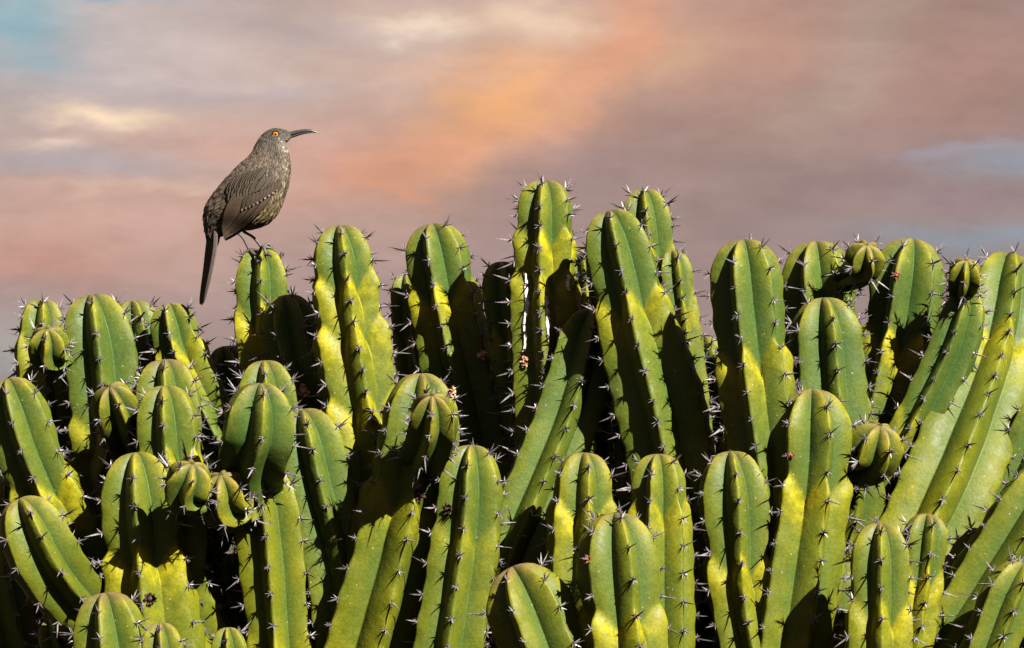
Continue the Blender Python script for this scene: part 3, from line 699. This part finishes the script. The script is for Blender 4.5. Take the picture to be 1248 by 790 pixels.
def wing(side):
    loc = bz(330, 300, side * .03)
    # scapular shell over the shoulder
    wv, wf, wc = [], [], []
    # coverts of the shoulder: three overlapping rows joined into the wing itself
    r = np.random.default_rng(5); off = 0
    rows = [((238, 268), (352, 232), (206, 330), (312, 286), 12, 15, (.034, .025, .018)), ((236, 296), (386, 262), (212, 356), (346, 312), 13, 15, (.036, .025, .017))]
    for (ra, rb, ta, tb, n, w_, cc) in rows:
        for k in range(n):
            t = k / (n - 1); A, B = lerp(ra, rb, t), lerp(ta, tb, t); pts = []
            for q in np.linspace(0, 1, 6):
                z = lerp(A, B, q) + r.normal(0, .6, 2); x3 = bz(*z); pts.append(np.array([x3[0], YB + side * (-(side_y(x3[0], x3[2])) + .0022 + .0012 * q + .0004 * (k % 2)), x3[2]]))
            V, F, cl = feather(pts, np.array([.5, .9, 1, 1, .8, .1]) * w_ * ZU * .8, np.array([0, side, 0.]), .00025, np.array(cc) * r.uniform(.7, 1.3), np.array(cc) * .85, np.array(cc) * 1.25, 1)
            wv.append(V); wf += [tuple(i + off for i in f) for f in F]; wc.append(cl); off += len(V)
    w = mesh_obj('wing', np.vstack(wv), wf, M_FEATH, BIRD, loc=tuple(loc), cols=np.vstack(wc))
    # greater coverts with white tips
    for k in range(10):
        t = k / 9; B = lerp((262, 392), (390, 318), t) + np.array([0, 7 * math.sin(t * 3.1)]); A = B + np.array([20 - 6 * t, -54 + 10 * t]); pts = []
        for q in np.linspace(0, 1, 7):
            z = lerp(A, B, q); x3 = bz(*z); pts.append(np.array([x3[0], YB + side * (-side_y(x3[0], x3[2]) + .0030 + .0009 * q + .0003 * k / 3), x3[2]]))
        V, F, cl = feather(pts, np.array([.5, .8, 1, 1, .9, .55, .30]) * 9 * ZU, np.array([0, side, 0.]), .0007, np.array((0.0288, 0.0194, 0.0137)) * r.uniform(.8, 1.2), (0.0540, 0.0374, 0.0259), np.array((0.2448, 0.2232, 0.1944)) * r.uniform(.5, 1.2), 1)
        mesh_obj('covert_feather', V, F, M_FEATH, w, loc=tuple(pts[0]), cols=cl)
    # flight feathers
    for k in range(11):
        t = k / 10; A = lerp((248, 322), (372, 326), t); B = lerp((186, 452), (194, 494), t ** .7); M_ = lerp((208, 392), (300, 412), t); pts = []
        zz = catmull([A, M_, B], 7)
        for q, z in enumerate(zz):
            x3 = bz(*z); f = q / (len(zz) - 1); ys = -side_y(x3[0], x3[2], -.013)
            ys = max(ys, .013 + .010 * (1 - f)) ; pts.append([x3[0], YB + side * (ys + .0036 - .00022 * k), x3[2]])
        pts = np.array(pts); pts[:, 1] = np.convolve(np.pad(pts[:, 1], 2, mode='edge'), np.ones(5) / 5, 'valid')
        wp = np.interp(np.linspace(0, 1, len(pts)), [0, .2, .6, .9, 1], [8, 13, 11, 7, 1.5]) * ZU
        V, F, cl = feather(pts, wp, np.array([0, side, 0.]), .0008, np.array((0.050, 0.031, 0.0195)) * r.uniform(.75, 1.2), np.array((0.098, 0.068, 0.045)) if k % 2 else (0.016, 0.011, 0.008), (0.0360, 0.0259, 0.0194), 0)
        mesh_obj('flight_feather', V, F, M_FEATH, w, loc=tuple(pts[0]), cols=cl)
    return w
wing(-1); wing(1)
# tail
tl = None; tr = np.random.default_rng(8)
tb = bz(152, 462); tv = []
V, F = tube(catmull([bz(160, 420), bz(153, 450), bz(148, 490), bz(143, 520)], 6), np.interp(np.linspace(0, 1, 19), [0, .4, 1], [20, 24, 10]) * ZU, 12)
tail = mesh_obj('tail', V, F, M_FEATH, BIRD, loc=tuple(tb), cols=np.tile((0.0360, 0.0288, 0.0238), (len(V), 1)))
for k in range(8):
    f = (k - 3.5) / 3.5; xo = f * 12
    pts = catmull([bz(152 + xo * .8, 445, -f * .004 - .004), bz(146 + xo * 1.3, 520, -f * .010 - .006), bz(131 + xo * 1.15, 620, -f * .013 - .006), bz(110 + xo * .85, 738 - abs(f) * 8, -f * .014 - .004)], 6)
    wp = np.interp(np.linspace(0, 1, len(pts)), [0, .25, .8, .96, 1], [7, 8.5, 6.5, 4, 1]) * ZU
    V, F, cl = feather(pts, wp, np.array([.25, -1, 0.]), .0009, np.array((0.034, 0.026, 0.021)) * tr.uniform(.35, 1.7), np.array((0.12, 0.10, 0.085)) if k % 2 else (0.010, 0.008, 0.007), (0.0288, 0.0238, 0.0216), 0)
    mesh_obj('tail_feather', V, F, M_FEATH, tail, loc=tuple(pts[0]), cols=cl)
# bill: two mandibles
def mandible(name, pts, ry, rz):
    D = catmull([bz(*p) for p in pts], 8); t = np.linspace(0, 1, len(D)); V, F = tube(D, np.ones(len(D)), 14); c_ = np.repeat(D, 14, axis=0); d = V - c_
    a = np.repeat(np.interp(t, np.linspace(0, 1, len(ry)), ry), 14) * ZU; b = np.repeat(np.interp(t, np.linspace(0, 1, len(rz)), rz), 14) * ZU
    d[:, 1] *= a; d[:, 0] *= b; d[:, 2] *= b
    return mesh_obj(name, c_ + d, F, M_BILL, BIRD, loc=tuple(D[0]))
mandible('upper_bill', [(425, 104), (455, 97), (485, 91), (512, 90), (530, 94), (543, 99)], [10, 9, 7.5, 6, 3.5, .8], [8, 8, 7, 5.5, 3.2, .7])
mandible('lower_bill', [(422, 118), (450, 109), (480, 100), (510, 96), (528, 97)], [8, 7, 5.5, 4, 1.5], [4.5, 5, 4.5, 3, .8])
def ball(c, r, seg=16, sq=(1, 1, 1)):
    V, F = [], []
    for i in range(seg // 2 + 1):
        a = math.pi * i / (seg // 2)
        for j in range(seg): b = 2 * math.pi * j / seg; V.append(np.array(c) + r * np.array(sq) * np.array([math.sin(a) * math.cos(b), math.cos(a), math.sin(a) * math.sin(b)]))
    for i in range(seg // 2):
        for j in range(seg): F.append((i * seg + j, i * seg + (j + 1) % seg, (i + 1) * seg + (j + 1) % seg, (i + 1) * seg + j))
    return np.array(V), F
for side in (-1, 1):
    e3 = bz(385, 107); ys = -side_y(e3[0], e3[2]); c_ = np.array([e3[0], YB + side * (ys - .0022), e3[2]])
    V, F = ball(c_, 11.5 * ZU, 20); eye = mesh_obj('eye', V, F, M_IRIS, BIRD, loc=tuple(c_))
    pc = c_ + np.array([.0002, side * 11.5 * ZU * .70, .0002]); V, F = ball(pc, 5.8 * ZU, 14, (1, .75, 1)); mesh_obj('pupil', V, F, M_PUPIL, eye, loc=tuple(pc))
    th = np.linspace(0, 2 * math.pi, 25)[:-1]; ringp = np.array([c_ + np.array([math.cos(a) * 12.2 * ZU, side * .0020, math.sin(a) * 11.2 * ZU]) for a in th])
    V, F = tube(np.vstack([ringp, ringp[:1]]), np.full(25, 2.8 * ZU), 6, False); mesh_obj('eyelid', V, F, M_PUPIL, eye, loc=tuple(c_))
# legs and feet gripping the stem tip
_b1 = ST['b1']['o']; _mw = [Vector(v.co) + world_loc(_b1) for v in _b1.data.vertices]
bvh1 = BVHTree.FromPolygons(_mw, [tuple(p.vertices) for p in _b1.data.polygons])
def settle(p):
    h_ = bvh1.ray_cast(Vector((p[0], p[1], p[2] + .05)), Vector((0, 0, -1)), .12)
    if h_[0] is not None and h_[0].z > p[2] - .022: p = np.array([p[0], p[1], h_[0].z + .0022])
    return p
def leg(side, hip, ankle, toes):
    yo = side * .011
    P = catmull([bz(hip[0] + 8, hip[1] - 28, yo), bz(*hip, yo), bz((hip[0] + ankle[0]) / 2 + 2, (hip[1] + ankle[1]) / 2, yo), settle(bz(*ankle, yo))], 6)
    parts = [tube(P, np.interp(np.linspace(0, 1, len(P)), [0, .33, .5, 1], [11, 7, 5, 5.5]) * ZU, 10)]
    lg = mesh_obj('leg', *parts[0], M_LEG, BIRD, loc=tuple(P[0]))
    for tp in toes:
        D = catmull([settle(bz(x, y, yo + yy)) for x, y, yy in tp], 6); n = len(D); r_ = np.interp(np.linspace(0, 1, n), [0, .3, .8, .86, 1], [6.5, 6, 5.6, 4, .7]) * ZU * (1 + .10 * np.sin(np.linspace(0, 22, n)))
        V, F = tube(D, r_, 9); mesh_obj('toe', V, F, M_LEG, lg, loc=tuple(D[0]))
leg(-1, (238, 462), (287, 516), [[(287, 516, 0), (320, 517, -.004), (346, 530, -.010), (366, 552, -.014), (370, 566, -.013)], [(287, 516, 0), (318, 512, -.010), (338, 524, -.022), (352, 548, -.028), (352, 562, -.026)],
                                 [(287, 516, 0), (312, 508, 0), (340, 511, .004), (362, 520, .006), (372, 532, .006)], [(287, 516, 0), (270, 514, .0), (258, 526, .0), (256, 542, -.002)]])
leg(1, (262, 458), (332, 508), [[(332, 508, 0), (362, 512, -.004), (388, 522, -.008), (408, 540, -.010), (413, 556, -.010)], [(332, 508, 0), (358, 508, .004), (386, 516, .006), (402, 530, .006)],
                                [(332, 508, 0), (350, 514, -.010), (372, 528, -.016), (384, 546, -.018)], [(332, 508, 0), (314, 510, 0), (300, 518, 0), (294, 530, 0)]])
